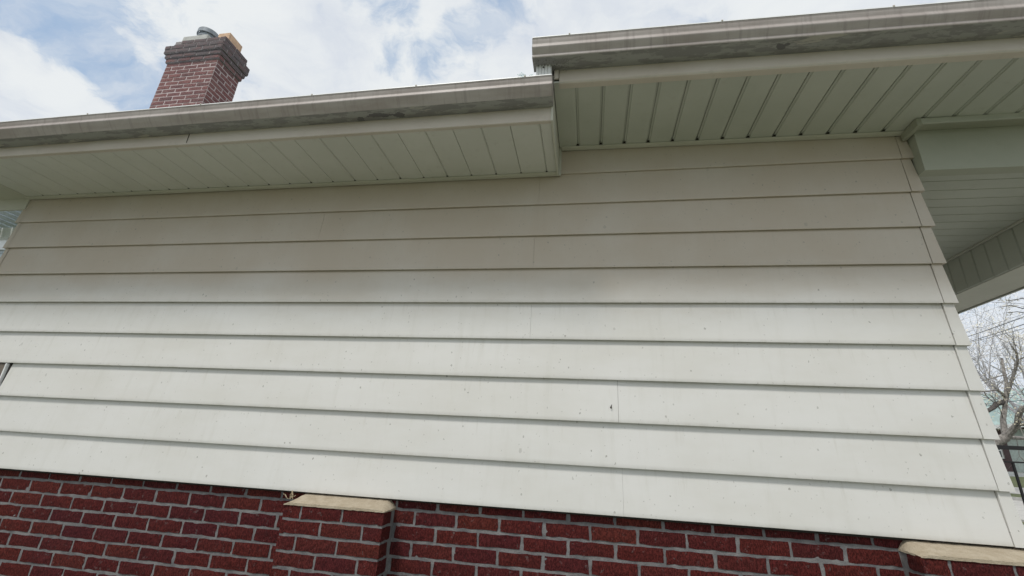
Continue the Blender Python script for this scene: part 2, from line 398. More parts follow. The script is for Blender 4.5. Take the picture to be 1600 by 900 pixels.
# top course sits half behind the siding edge; courses k = 0.. downwards
def zc_course(k): return -.0465-PITCH_Z*k+BH/2+.0063
stuff = MB()
for k in range(0, 19):
    z = zc_course(k)
    x = (-.3026 if k % 2 == 0 else -.4141) + PITCH_X/2 - 18*PITCH_X
    while x < 1.80:
        if x-BW/2 > -4.05 and x+BW/2 < 1.795:
            vis = k <= 7 and not (x < -3.75) and z > (-.56-.10*(x+3.4))*1.0+.02 - .12 and not (-1.40 < x < -1.0)
            if vis:
                me = random.choice(full)
                link('brick', me, bw, (x+random.uniform(-.002, .002), BY+random.uniform(-.0012, .0008), z+random.uniform(-.0012, .0012)), (random.uniform(-.006, .006), random.uniform(-.006, .006), random.uniform(-.004, .004)))
            else:
                stuff.box(x-BW/2, x+BW/2, BY, BY+.02, z-BH/2, z+BH/2)
        x += PITCH_X
stuff.obj('brick_courses', M_BRICK, bw, kind='stuff')
# --- pilasters with sloped mortar caps
half = bset(.100, M_BRICK, 5); hdr = bset(.0875, M_BRICK, 5)
def pilaster(x0, label, seed, rows=10):
    rnd = random.Random(seed)
    x1 = x0+.517; yf = -.100
    p = hp('pilaster', label)
    MB().box(x0+.0035, x1-.0035, yf+.0035, BY+.01, -G, -.052).obj('mortar', M_MORT, p)
    st = MB()
    for k in range(rows+9):
        zz_ = -.0485-.0677*k-BH/2-.0015
        if k % 2 == 0: cells = [(x0, x0+.0885), (x0+.1, x0+.3015), (x0+.3125, x1)]
        else: cells = [(x0, x0+.2025), (x0+.2135, x0+.4135), (x0+.4245, x1)]
        for a, b in cells:
            wd = b-a
            if k < 5:
                me = brick_mesh('brick', wd, BH, .03, M_BRICK, rnd.randrange(9999), nx=6 if wd > .15 else 3)
                link('brick', me, p, ((a+b)/2, yf+rnd.uniform(-.001, .001), zz_+rnd.uniform(-.001, .001)), (rnd.uniform(-.006, .006), rnd.uniform(-.005, .005), 0))
            else: st.box(a, b, yf, yf+.02, zz_-BH/2, zz_+BH/2)
        # side returns
        for sx, xx in ((1, x1), (-1, x0)):
            y0_, y1_ = (yf+.0015, -.012) if k % 2 == 0 else (yf+.0015, .0)
            if k < 5:
                me = brick_mesh('brick', y1_-y0_, BH, .025, M_BRICK, rnd.randrange(9999), nx=4)
                link('brick', me, p, (xx, (y0_+y1_)/2, zz_), (0, 0, R(90)*sx))
            else: st.box(xx-.02 if sx > 0 else xx, xx if sx > 0 else xx+.02, yf+.021, y1_, zz_-BH/2, zz_+BH/2)
    st.obj('brick_courses', M_BRICK, p, kind='stuff')
    # cap: hipped slab, rough trowelled
    mb = MB(); nx, ny = 40, 12
    for j in range(ny+1):
        for i in range(nx+1):
            u = i/nx; v = j/ny
            x = x0+(x1-x0)*u; y = yf-.004+(.035+.104)*v
            e = min(u*(x1-x0)/.030, (1-u)*(x1-x0)/.034, 1.0)
            h = min(.010+.034*v*1.05+.0, .044)
            z = -.050+h*(.20+.80*e**.7)+.0022*mnoise.noise(Vector((x*45, y*45, seed)))
            x += .0025*mnoise.noise(Vector((y*60, seed, 2)))*(1 if i in (0, nx) else 0)
            y += (.003*mnoise.noise(Vector((x*55, seed, 9))) if j == 0 else 0)
            mb.v.append((x, y, z))
    W_ = nx+1
    for j in range(ny):
        for i in range(nx): a = j*W_+i; mb.f.append((a, a+1, a+W_+1, a+W_)); mb.mi.append(0)
    # skirt
    rim = [i for i in range(W_)]+[j*W_+nx for j in range(1, ny+1)]+[ny*W_+i for i in range(nx-1, -1, -1)]+[j*W_ for j in range(ny-1, 0, -1)]
    base = len(mb.v)
    for q in rim: x, y, z = mb.v[q]; mb.v.append((x, y, -.0515+.0022*mnoise.noise(Vector((x*70, y*70, seed+4)))))
    for a in range(len(rim)):
        b = (a+1) % len(rim); mb.f.append((rim[a], rim[b], base+b, base+a)); mb.mi.append(0)
    mb.f.append(tuple(range(base, base+len(rim)))); mb.mi.append(0)
    mb.obj('mortar_cap', M_CAP, p, smooth=True)
pilaster(-1.454, 'brick pilaster with buff sloped cap, left of centre', 3)
pilaster(1.262, 'brick pilaster with buff sloped cap, at the right-hand corner', 8)
# --- lower eave (left)
ZL = 1.8235
le = hp('lower_eave', 'lower left eave with thin-grooved pale soffit')
XA, XB = -4.07, -.178
px_ = .1535; x = -.236; k = 0
edges = []
while x > XA: edges.append((x, k)); x -= px_; k += 1
def soffit_plank(par, x0, x1, y0, y1, z, mat, gl, gr, zs=0.0):
    """one soffit board running in y; gl / gr = half width of the groove on each side"""
    mb = MB(); d = .006; prof = [(x0, z+d), (x0+gl, z), (x1-gr, z), (x1, z+d), (x1, z+d+.003), (x0, z+d+.003)]
    if gl > .008: prof = [(x0, z+.0075), (x0+.008, z+.0065), (x0+.0115, z), (x1-.0095, z), (x1-.0098, z+.0115), (x1, z+.0115), (x1, z+.0125), (x0, z+.0125)]
    prof = [(a, b+zs*(a+.15)) for a, b in prof]
    mb.ext(prof, y0, y1, axis='y'); return mb.obj('soffit_board', mat, par)
prev = XB
for x, k in edges:
    gr = .0015 if k == 0 else (.006 if (k-1) % 2 == 0 else .0012)
    gl = .006 if k % 2 == 0 else .0012
    soffit_plank(le, x+.0007, prev-.0007, -.468, -.012, ZL, M_SOFL, gl, gr if k else .001); prev = x
soffit_plank(le, XA, prev-.0007, -.468, -.012, ZL, M_SOFL, .001, .006)
MB().box(XA, XB, -.47, 0, ZL+.012, ZL+.016).obj('soffit_backing', M_SEAL, le)
def channel(par, x0, x1, y, z, mat, zs=0, h=.012, d=.034):
    f = lambda t: zs*(t+.15)
    MB().ext([(y, z-.004-.004), (y, z+.010), (y-.002, z+.010), (y-.002, z-.001), (y-d, z-.001), (y-d, z-.0055), (y-d+.012, z-.008)], x0, x1, sh=f).obj('wall_channel', mat, par)
channel(le, XL+.01, -.168, 0, ZL-.001, M_TRIM)
# fascia with bottom lip
MB().ext([(-.468, ZL-.008), (-.480, ZL-.010), (-.4835, ZL-.008), (-.4815, ZL-.002), (-.4805, ZL+.17), (-.470, ZL+.17), (-.470, ZL), (-.455, ZL+.001), (-.455, ZL-.003)], -4.42, -.178).obj('fascia', M_FAS, le)
# end board that closes the lower eave under the step
MB().box(-.1775, -.166, -.487, -.002, ZL-.012, 2.10).obj('end_board', M_TRIM, le, bevel=.0015)
MB().box(-.1655, -.1515, -.002-.012, -.002, ZL-.011, 2.012).obj('end_board', M_TRIM, le, bevel=.001)
# far left rake return, brighter board running on past the corner
MB().box(-4.42, XA-.002, -.468, -.002, ZL-.001, ZL+.003).obj('soffit_return', M_TRIM, le)
MB().box(-4.42, XL+.008, -.001, .016, 1.735, 1.8245).obj('frieze_board', M_TRIM, le, bevel=.002)
def gutter(par, x0, x1, y, z, zs=0.0, ref=0.0, nubs=(), lbl=None, hscale=1.0, wb=.074):
    pr = [(0, .098), (0, 0), (-wb, 0), (-wb-.0025, .0015), (-wb-.0045, .006), (-.091, .018), (-.101, .030), (-.108, .0395), (-.1115, .0440), (-.1125, .0475), (-.1105, .055), (-.1075, .063), (-.1068, .067), (-.1085, .072), (-.1112, .079), (-.1135, .088), (-.1140, .0905), (-.1150, .092), (-.1158, .0935), (-.1165, .0975), (-.114, .1005), (-.108, .101), (-.104, .100), (-.1035, .097)]
    inner = [(a+.0012 if i > 2 else a-.0012, b+.0012) for i, (a, b) in enumerate(pr)]
    prof = [(y-.001+a, z+b*hscale) for a, b in pr]+[(y-.001+a, z+b*hscale) for a, b in reversed([(-.109, .088), (-.103, .067), (-.107, .047), (-.095, .030), (-wb+.004, .016), (-wb+.004, .002), (-.002, .002), (-.002, .098)])][::1]
    mb = MB(); st = int((x1-x0)/.1)
    f = lambda t: zs*(t-ref)+.0018*mnoise.noise(Vector((t*.8, z, 3)))
    mb.ext(prof, x0, x1, sh=f, steps=st, cap=False)
    for xx, s_ in ((x0, -1), (x1, 1)):                 # end caps with a turned rim
        dz = f(xx); pts = [(y-.001+a, z+b*hscale+dz) for a, b in pr[:23]]
        mb.ext(pts, xx+s_*.0004, xx+s_*.0022)
    g = mb.obj('gutter', M_GUT, par, smooth=True, label=lbl)
    MB().ext([(y-.1165-.001, z+.1008*hscale), (y-.1, z+.1015*hscale), (y-.1, z+.1035*hscale), (y-.1185, z+.1032*hscale), (y-.1195, z+.0975*hscale), (y-.118, z+.0975*hscale)], x0, x1, sh=f, steps=st).obj('lip', M_WHITE, g)
    for q in nubs:
        zz_ = z+.1035*hscale+f(q)
        MB().box(q-.004, q+.004, y-.122, y-.108, zz_-.003, zz_+.0032).obj('hanger_screw', M_FAS, g, bevel=.0015)
    return g
gutter(le, -4.42, -.168, -.482, 1.898, zs=.0048, ref=-.17, hscale=.94, nubs=(-2.90, -2.137, -1.453, -.866, -.30), lbl='grimy lower gutter with a flaking dark patch on its underside')
MB().box(-1.455, -1.452, -.553, -.484, 1.8915, 1.8925).obj('gutter_seam', M_SEAL, le)
# --- upper eave (right)
ZR, SL = 2.0015, -.0115
ue = hp('upper_eave', 'upper right eave with wide-grooved greenish soffit')
gx = -.054; pitch = .1362; gxs = []
while gx < 2.9: gxs.append(gx); gx += pitch
prev = -.164
for i, x in enumerate(gxs+[2.94]):
    soffit_plank(ue, prev+.0008, x-.0008, -.535, -.012, ZR, M_SOF, .010 if i else .001, .010, SL); prev = x
MB().ext([(-.535, ZR+.015), (0, ZR+.015), (0, ZR+.018), (-.535, ZR+.018)], -.16, 2.94, sh=lambda t: SL*(t+.15)).obj('soffit_backing', M_SEAL, ue)
channel(ue, -.15, 1.702, 0, ZR-.001, M_TRIM, SL)
MB().ext([(-.535, ZR+.001), (-.5305, ZR-.004), (-.500, ZR-.007), (-.500, ZR-.003), (-.522, ZR+.0005), (-.524, ZR+.018), (-.533, ZR+.022), (-.533, ZR+.16), (-.537, ZR+.16), (-.538, ZR+.006)], -.135, 2.95, sh=lambda t: SL*(t+.15)).obj('fascia', M_FAS, ue)
gutter(ue, -.262, 2.98, -.538, 2.076, zs=-.0150, ref=-.13, wb=.088, nubs=(-.081, .621, 1.324, 2.0), lbl='grimy upper gutter ending above the step in the roof', hscale=1.03)
MB().box(-.160, -.138, -.545, -.50, 2.02, 2.082).obj('fascia_end', M_FAS, ue, bevel=.002)
holes = MB()
for x in gxs:
    if x < 1.65: holes.poly([(x-.010, -.0345, ZR-.0012+SL*(x+.15)), (x+.011, -.0345, ZR-.0012+SL*(x+.15)), (x+.004, -.052, ZR-.0006+SL*(x+.15)), (x-.004, -.050, ZR-.0006+SL*(x+.15))])
holes.obj('rib_end_openings', M_SEAL, ue, kind='stuff')
holes = MB()
for x, k in edges: holes.poly([(x-.007, -.0345, ZL-.0012), (x+.008, -.0345, ZL-.0012), (x+.003, -.045, ZL-.0006), (x-.003, -.044, ZL-.0006)])
holes.obj('rib_end_openings', M_SEAL, le, kind='stuff')
# short downspout from the upper gutter onto the lower roof
dmb = MB(); prof = []
x0, x1, y0, y1 = -.248, -.172, -.580, -.530
for i in range(5):
    a = x0+(x1-x0)*i/5; b_ = (x1-x0)/5
    prof += [(a, y0), (a+b_*.55, y0), (a+b_*.62, y0+.005), (a+b_*.93, y0+.005)]
prof += [(x1, y0), (x1, y1), (x0, y1)]
vv = []
for z in (1.945, 2.083): vv.append([(x, y, z) for x, y in prof])
b0 = len(dmb.v); dmb.v += vv[0]+vv[1]; L_ = len(prof)
for i in range(L_): j = (i+1) % L_; dmb.f.append((i, j, L_+j, L_+i)); dmb.mi.append(0)
dsp = dmb.obj('downspout', M_WHITE, ue, label='short ribbed white downspout under the end of the upper gutter')
MB().tube([(-.212, -.583, 2.062), (-.212, -.578, 2.062)], .005, 8).obj('rivet', M_SHIN, dsp)
dirt = MB(); rd = random.Random(2)
for k in range(420):
    t = rd.random(); x = -.245+.16*rd.random()**1.2; y = -.620+.08*rd.random(); z = 2.0745-abs(rd.gauss(0, .004))-(.010*rd.random() if x > -.17 else 0)
    s_ = rd.uniform(.0008, .0028)
    a = Vector((rd.gauss(0, 1), rd.gauss(0, 1), rd.gauss(0, 1))).normalized()*s_*1.8; b_ = a.orthogonal().normalized()*s_*.6
    c = Vector((x, y, z)); dirt.poly([c-a, c+b_, c+a])
dirt.obj('cobweb_grime', M_SEAL, ue, kind='stuff')
M_HEAD = soffit_mat('header_enamel', (.37, .385, .31), (.43, .44, .365)); M_DIM = soffit_mat('dark_trim_enamel', (.33, .34, .27), (.40, .40, .33))  # darker tones of the soffit and trim enamel, for header and its trim
# --- porch header, ceiling, far beam
ph = hp('porch', 'recessed porch ceiling and beams at the right')
MB().box(1.716, 2.95, -.045, .016, 1.719, 1.962).obj('header_board', M_HEAD, ph)
MB().box(1.694, 2.95, -.119, -.002, 1.9635, 1.969).obj('header_trim', M_DIM, ph, bevel=.001)
MB().box(1.688, 2.95, -.130, -.1195, 1.946, 1.9765).obj('header_lip', M_SOF, ph, bevel=.001)
MB().box(1.680, 1.703, -.1305, -.004, 1.935, 1.9775).obj('trim_return', M_DIM, ph, bevel=.002)
MB().box(1.724, 2.66, .0165, .0205, 1.722, 1.7495).obj('ceiling_trim', M_TRIM, ph, bevel=.001)
yy = .0185; k = 0
while yy < 3.2:
    d = .007; g_ = .0045
    MB().ext([(yy+.0020, 1.75+d), (yy+g_+.001, 1.75), (yy+.0965-.0020, 1.75), (yy+.0945, 1.75+d), (yy+.0945, 1.7585), (yy+.0020, 1.7585)], 1.70, 2.638).obj('ceiling_board', M_SOF, ph)
    yy += .0965
MB().box(1.70, 2.95, .02, 3.25, 1.76, 1.99).obj('ceiling_backing', M_SEAL, ph)
MB().box(2.618, 2.638, .02, 3.2, 1.738, 1.7485).obj('ceiling_trim', M_TRIM, ph, bevel=.001)
bm_ = hp('far_beam', 'groove-panelled beam beyond the porch ceiling')
yy = .02
while yy < 3.2:
    g_ = .006
    MB().ext([(2.640, 1.497), (2.6400, 1.7375)], yy, yy+.001, axis='y', closed=False, cap=False)
    mb = MB()
    # vertical tongue board: chamfered edges
    P = [(2.650, yy+.0015), (2.640, yy+g_+.001), (2.640, yy+.109-g_), (2.650, yy+.1085), (2.652, yy+.1094), (2.652, yy+.0006)]
    v0 = [(x, y, 1.499) for x, y in P]; v1 = [(x, y, 1.737) for x, y in P]; b0 = 0; mb.v = v0+v1
    for i in range(6): j = (i+1) % 6; mb.f.append((i, j, 6+j, 6+i)); mb.mi.append(0)
    mb.f.append(tuple(range(6))[::-1]); mb.f.append(tuple(range(6, 12))); mb.mi += [0, 0]
    mb.obj('beam_board', M_SOF, bm_); yy += .110
MB().box(2.655, 2.940, .018, 3.24, 1.494, 1.757).obj('beam_core', M_TRIM, bm_)
MB().box(2.951, 2.966, -.05, 3.26, 1.486, 1.975).obj('beam_edge', M_SOF, bm_, bevel=.002)
for yq in (.10, 3.05):
    hp('porch_post', None, MB().box(2.74, 2.86, yq, yq+.12, -.30, 1.4935), M_TRIM, bevel=.004)
# --- roofs (slopes seen only by their edges)
rf = hp('roof', 'low-pitched shingled roof stepping up over the porch')
def deck(x0, x1, y0, z0, y1, z1, name='roof_slope'):
    mb = MB(); m_ = 14
    for k in range(m_):
        a, b = k/m_, (k+1)/m_; ya, yb = y0+(y1-y0)*a, y0+(y1-y0)*b; za, zb = z0+(z1-z0)*a, z0+(z1-z0)*b
        mb.ext([(ya-.01, za+.006), (yb, zb), (yb, zb-.03), (ya, za-.03)], x0, x1)
    return mb.obj(name, M_SHIN, rf)
deck(-4.45, -.17, -.575, 1.985, 2.7, 3.05); deck(-4.45, -.17, 5.9, 1.985, 2.7, 3.05)
deck(-.235, 3.0, -.625, 2.172, 2.7, 3.25); deck(-.235, 3.0, 5.9, 2.172, 2.7, 3.25)
MB().poly([(-.168, -.47, 2.02), (-.168, 2.7, 3.02), (-.168, 2.7, 3.2), (-.168, -.5, 2.15)]); 
g2 = MB(); g2.poly([(-.167, -.47, 2.0), (-.167, 2.7, 2.9), (-.167, 2.7, 3.2), (-.167, -.5, 2.14)]); g2.obj('gable_strip', M_SID, rf)
g3 = MB(); g3.poly([(XL, 0, 1.8), (XL, 5.5, 1.8), (XL, 2.7, 2.98)]); g3.obj('gable_wall', M_SID, rf)
# --- chimney
ch = hp('chimney', 'pinkish brick chimney with soot-dark corbelled top')
cx0, cx1, cy0, cy1 = -5.865+0.0, -5.038, 1.73, 2.135
CW = .208
cfull = bset(.194, M_CBR, 6, .056, .03, .003); chalf = bset(.090, M_CBR, 4, .056, .03, .003)
def course(x0, x1, y0, y1, z, odd, rnd, sides=('f', 'r'), drop=()):
    def run(a, b, place, tag):
        xs = [a]; x = a+(.104 if odd else CW)
        if tag == 'r': x = a+(CW if odd else .104)
        while x < b-.05: xs.append(x); x += CW
        xs.append(b)
        for q, (s_, e_) in enumerate(zip(xs, xs[1:])):
            if (tag, q) in drop: continue
            wd = e_-s_-.018
            me = brick_mesh('brick', wd, .0515, .04, M_CBR, rnd.randrange(9999), nx=4 if wd > .12 else 2, nz=2, jit=.0028)
            place((s_+e_)/2, me, wd)
    run(x0, x1, lambda c, me, wd: link('brick', me, ch, (c, y0+rnd.uniform(-.002, .002), z), (rnd.uniform(-.01, .01), rnd.uniform(-.01, .01), 0)), 'f')
    run(y0, y1, lambda c, me, wd: link('brick', me, ch, (x1+rnd.uniform(-.002, .002), c, z), (0, 0, R(90))), 'r')
rc = random.Random(5)
ztop = 5.150
MB().box(cx0+.004, cx1-.004, cy0+.004, cy1-.004, 2.0, ztop).obj('mortar', M_CMO, ch)
st = MB()
for k in range(44):
    z = ztop-.0677*k-.0338
    if z < 2.1: break
    if k < 14: course(cx0, cx1, cy0, cy1, z, k % 2, rc)
    else:
        st.box(cx0, cx1, cy0, cy0+.003, z-.028, z+.028); st.box(cx1-.003, cx1, cy0+.004, cy1, z-.028, z+.028)
    st.box(cx0, cx0+.0035, cy0+.004, cy1, z-.028, z+.028); st.box(cx0+.004, cx1-.004, cy1-.0035, cy1, z-.028, z+.028)
st.obj('brick_courses', M_CBR, ch, kind='stuff')
offs = [.022, .040, .060, .062, .020, .018]
for k, o_ in enumerate(offs):
    z = ztop+.0677*k+.0338; lx = 0.035 if k >= 4 else 0
    MB().box(cx0-o_+.006+lx, cx1+o_-.006, cy0-o_+.006, cy1+o_-.006, z-.0335, z+(.030 if k < 5 else .020)).obj('mortar', mortar_mat('sooty_mortar_%d' % k, (.24, .22, .22), (.33, .30, .30)) if k == 0 else bpy.data.materials['sooty_mortar_0'], ch)
    course(cx0-o_+lx, cx1+o_, cy0-o_, cy1+o_, z, k % 2, rc, drop=(('f', 0),) if k == 5 else ())
zt = ztop+.0677*6
mb = MB(); nx, ny = 16, 8
for j in range(ny+1):
    for i in range(nx+1):
        u, v = i/nx, j/ny; x = cx0+.10+(cx1-cx0-.16)*u; y = cy0+.01+(cy1-cy0)*v
        e = min(u*6, (1-u)*6, v*4, (1-v)*4, 1)
        mb.v.append((x, y, zt-.01+.105*e+.01*mnoise.noise(Vector((x*12, y*12, 0)))))
for j in range(ny):
    for i in range(nx): a = j*(nx+1)+i; mb.f.append((a, a+1, a+nx+2, a+nx+1)); mb.mi.append(0)
mb.obj('mortar_crown', mortar_mat('crown_mortar', (.42, .42, .40), (.55, .55, .52)), ch, smooth=True)
# two flues
fx, fy = -5.60, 1.93; fl = link('flue_pipe', None, ch)
def ring(r, z0, z1, th=.008, n_=28, mat=M_GALV, name='flue_collar', par=None, tilt=0):
    prof = [(r, z0), (r, z1), (r-th, z1), (r-th, z0)]; mb = MB()
    for i in range(n_):
        a = 2*math.pi*i/n_; mb.v += [(fx+p*math.cos(a), fy+p*math.sin(a), z+tilt*p*math.cos(a)) for p, z in prof]
    for i in range(n_):
        j = (i+1) % n_
        for q in range(4): w_ = (q+1) % 4; mb.f.append((4*i+q, 4*j+q, 4*j+w_, 4*i+w_)); mb.mi.append(0)
    return mb.obj(name, mat, par, smooth=True)
bpy.data.objects.remove(fl)
ring(.120, zt-.02, zt+.29, par=ch, name='flue_pipe')
ring(.130, zt+.20, zt+.22, par=ch); ring(.145, zt+.27, zt+.34, th=.014, par=ch)
MB().box(-5.76, -5.35, 1.722, 2.12, zt-.02, zt+.085).obj('mortar_collar', bpy.data.materials['crown_mortar'], ch, bevel=.012)
mb = MB()
def sq(x0, x1, y0, y1, z0, z1, th=.022):
    m_ = MB(); m_.box(x0, x1, y0, y0+th, z0, z1); m_.box(x0, x1, y1-th, y1, z0, z1); m_.box(x0, x0+th, y0+th+.0005, y1-th-.0005, z0, z1); m_.box(x1-th, x1, y0+th+.0005, y1-th-.0005, z0, z1)
    return m_
sq(-5.33, -5.14, 1.85, 2.10, zt-.03, zt+.235).obj('flue_tile', M_CLAY, ch, bevel=.004)
# ------------------------------------------------------------------ GROUND
def terr(x):                      # true heights; lawn falls/rises only across the street
    pts = [(-60, 0), (5, 0), (11.6, .50), (12.0, .54), (17.4, .82), (17.5, .93), (18.6, 1.02), (20.1, 1.30), (20.2, 1.36), (22, 1.78), (40, 2.0), (600, 4)]
    for (a, za), (b, zb) in zip(pts, pts[1:]):
        if x <= b: return za+(zb-za)*max(0, (x-a))/(b-a)
    return pts[-1][1]
def grass_mat():
    m, n, b = material('lawn_grass'); p = n.pos()
    c = n.mix(n.ss(n.noise(p, .8, 5), .3, .7), (.105, .13, .055), (.15, .17, .085))
    c = n.mix(n.ss(n.noise(p, 25, 4, .7), .45, .7, 0, .6), c, (.19, .18, .12))
    n.l.new(c, b.inputs['Base Color']); b.inputs['Roughness'].default_value = .9
    n.l.new(n.bump(n.noise(p, 60, 4), 1, .03), b.inputs['Normal']); return m
M_GRASS = grass_mat()
def strip(name, x0, x1, y0, y1, mat, dz=0.0, dx=1.0, **kw):
    mb = MB(); xs = sorted({x0, x1, *[q for q in (5, 11.6, 12, 17.4, 17.5, 18.6, 20.1, 20.2, 22, 40) if x0 < q < x1]})
    for a, b in zip(xs, xs[1:]): mb.poly([(a, y0, terr(a)+dz), (b, y0, terr(b)+dz), (b, y1, terr(b)+dz), (a, y1, terr(a)+dz)])
    return mb.obj(name, mat, **kw)
strip('ground', -600, 600, -600, 600, M_GRASS, kind='structure')
strip('road', 12.0, 17.4, -300, 300, M_CONC, .006, kind='structure')
strip('pavement', 18.7, 20.05, -300, 300, M_CONC, .006, kind='structure')
strip('pavement', 9.2, 10.4, -300, 300, M_CONC, .006, kind='structure')
strip('bounce_strip', -12, 4.2, -3.1, -1.75, M_CONC, .012, kind='structure')  # unseen concrete strip, added for neutral bounce light onto the soffits
mb = MB(); mb.box(11.85, 12.0, -300, 300, terr(12)-.1, terr(12)+.05); mb.box(17.4, 17.55, -300, 300, terr(17.4)-.1, terr(17.4)+.13); mb.obj('kerb', M_CONC, kind='structure')
def Wp(v): return Vector((v.x, v.y, v.z+G))
# ------------------------------------------------------------------ RAILING on the raised deck beyond the corner
rl = link('porch_railing', None, loc=(4.5, 3.5, 1.05), label='black iron railing beside the right-hand house corner', cat='railing')
L0 = (-4.5, -3.5, G-1.05)
def rp(mb, name): return link(name, mb.mesh(name, M_BLACK, .002), rl, L0)
rp(MB().box(3.0, 6.2, 3.478, 3.522, .549, .588), 'top_rail')
rp(MB().box(3.0, 6.2, 3.488, 3.512, .418, .433), 'mid_rail')
rp(MB().box(3.0, 6.2, 3.485, 3.515, -.22, -.19), 'bottom_rail')
x = 3.05
while x < 6.2: rp(MB().box(x-.0095, x+.0095, 3.4905, 3.5095, -.19, .418), 'baluster'); x += .1333/1.0
for x in (3.0, 4.6, 6.2): rp(MB().box(x-.022, x+.022, 3.477, 3.523, -.30, .5485), 'post') if x != 4.6 else None
dk = MB().box(2.66, 6.3, 3.2, 5.5, -.35, -.30)
hp('porch_deck', None, MB().box(1.70, 6.3, .13, 5.4, -.42, -.302), M_CONC)
hp('deck_base', None, MB().box(1.75, 6.25, .18, 5.35, -G, -.421), M_BRICK)
# ------------------------------------------------------------------ TREES
def bark(name, c):
    m, n, b = material(name); p = n.pos((1, 1, .4))
    n.l.new(n.mix(n.ss(n.noise(p, 22, 5, .7), .35, .65), [x*.45 for x in c], c), b.inputs['Base Color']); b.inputs['Roughness'].default_value = .95
    n.l.new(n.bump(n.noise(p, 40, 5), 1, .02), b.inputs['Normal']); return m
M_BARK = bark('grey_bark', (.34, .315, .29)); M_BARKD = bark('dark_bark', (.14, .125, .115)); M_BARKP = bark('pale_twigs', (.62, .61, .63))
M_BLOS = plain('cream_blossom', (.62, .58, .42), .8, var=.2, scale=30); M_BUD = plain('dull_blossom', (.40, .39, .33), .8, var=.3, scale=30)
M_BLOSP = plain('white_blossom', (.74, .74, .74), .8, var=.1, scale=30)
def grow(mb, tips, p, d, ln, r, lvl, rnd, droop=0.0, kink=.28):
    pts = [p]; rad = [r]; q = p; dd = d.normalized(); k = 5
    for i in range(k):
        dd = (dd+Vector((rnd.gauss(0, kink), rnd.gauss(0, kink), rnd.gauss(0, kink)+.05-droop))).normalized()
        q = q+dd*ln/k; pts.append(q); rad.append(max(r*(1-.62*(i+1)/k), .0018))
        if lvl > 0 and i >= 1:
            for _ in range(2 if lvl > 1 else rnd.choice((1, 2))):
                nd = (dd+Vector((rnd.gauss(0, .8), rnd.gauss(0, .8), rnd.gauss(.1, .6)))).normalized()
                grow(mb, tips, q, nd, ln*rnd.uniform(.45, .68), rad[-1]*.62, lvl-1, rnd, droop, kink)
        if lvl <= 1: tips.append(q)
    mb.tube(pts, rad, 5 if r > .02 else 3, cap=False)
def sprinkle(mb, tips, n_, s0, s1, rnd, spread=.08):
    for _ in range(n_):
        c = rnd.choice(tips)+Vector((rnd.gauss(0, spread), rnd.gauss(0, spread), rnd.gauss(0, spread)))
        s_ = rnd.uniform(s0, s1); a = Vector((rnd.gauss(0, 1), rnd.gauss(0, 1), rnd.gauss(0, 1))).normalized()*s_; b_ = a.orthogonal().normalized()*s_*.7
        mb.poly([c-a-b_*.4, c+b_-a*.3, c+a+b_*.3, c-b_+a*.2])
rnd = random.Random(21)
T = 7.7
C0 = Wp(at(1572, 683, T))
tr = link('bare_tree', None, loc=(C0.x-1.1, C0.y+.3, terr(C0.x-1.1)), label='crooked grey tree with bare limbs and sparse cream buds, behind the black railing', cat='tree')
base = tr.location
def tadd(mb, name, mat, par, **kw):
    o = link(name, mb.mesh(name, mat, smooth=True), par, -Vector(par.location), **kw); return o
mb = MB(); mb.tube([base+Vector((0, 0, -.1)), base+Vector((0.02, 0, .45)), Vector((C0.x-.85, C0.y+.2, C0.z-.75)), Vector((C0.x-.40, C0.y+.1, C0.z-.25)), C0], [.19, .15, .12, .10, .075], 10); tadd(mb, 'trunk', M_BARK, tr)
def P(px, py, dy): return Wp(at(px, py, T+dy))
limbs = [
 ([(1572, 683, 0), (1569, 671, .05), (1567, 655, .1), (1570, 638, .15), (1571, 622, .2), (1573, 600, .3), (1568, 578, .4), (1565, 560, .5)], 0.0527, 0.0210),
 ([(1572, 683, 0), (1582, 672, -.1), (1590, 663, -.2), (1591, 650, -.3), (1597, 637, -.4), (1615, 634, -.5), (1640, 610, -.8)], 0.0589, 0.0300),
 ([(1572, 683, 0), (1588, 684, .2), (1602, 685, .35), (1630, 682, .6), (1660, 670, .8)], 0.0372, 0.0210),
 ([(1590, 663, -.2), (1603, 664, -.4), (1622, 660, -.7)], 0.0279, 0.0120),
 ([(1571, 622, .2), (1578, 603, .1), (1585, 582, 0), (1590, 563, -.1), (1588, 550, -.15), (1580, 541, -.2)], 0.0341, 0.0120),
 ([(1590, 563, -.1), (1602, 557, -.2), (1620, 548, -.3)], 0.0136, 0.0072),
 ([(1571, 622, .2), (1565, 614, .1), (1558, 609, 0), (1545, 611, -.1), (1528, 613, -.2)], 0.0248, 0.0090),
 ([(1569, 628, .2), (1557, 631, .1), (1552, 637, 0), (1545, 641, -.1), (1530, 650, -.2)], 0.0465, 0.0330),
 ([(1573, 585, .3), (1560, 588, .3), (1548, 592, .3), (1532, 596, .3)], 0.0112, 0.0048),
]
for i, (pts, r1, r2) in enumerate(limbs):
    mb = MB(); tips = []
    pp = [P(*q) for q in pts]; m_ = len(pp)
    rad = [r1+(r2-r1)*k/(m_-1) for k in range(m_)]
    mb.tube(pp, rad, 8)
    for k in range(1, m_):
        for _ in range(1 if k % 2 else 2):
            d = (pp[k]-pp[k-1]).normalized()+Vector((rnd.gauss(0, .7), rnd.gauss(0, .7), rnd.gauss(.3, .5)))
            grow(mb, tips, pp[k], d, rnd.uniform(.35, .8), max(rad[k]*.22, .005), 1, rnd)
    o = tadd(mb, 'limb', M_BARK if i not in (7,) else M_BARKD, tr)
    if i in (0, 4, 5, 1):
        mb = MB(); sprinkle(mb, tips, 520, .008, .018, rnd, .05); link('blossom', mb.mesh('blossom', M_BLOS), tr, -Vector(tr.location), kind='stuff')
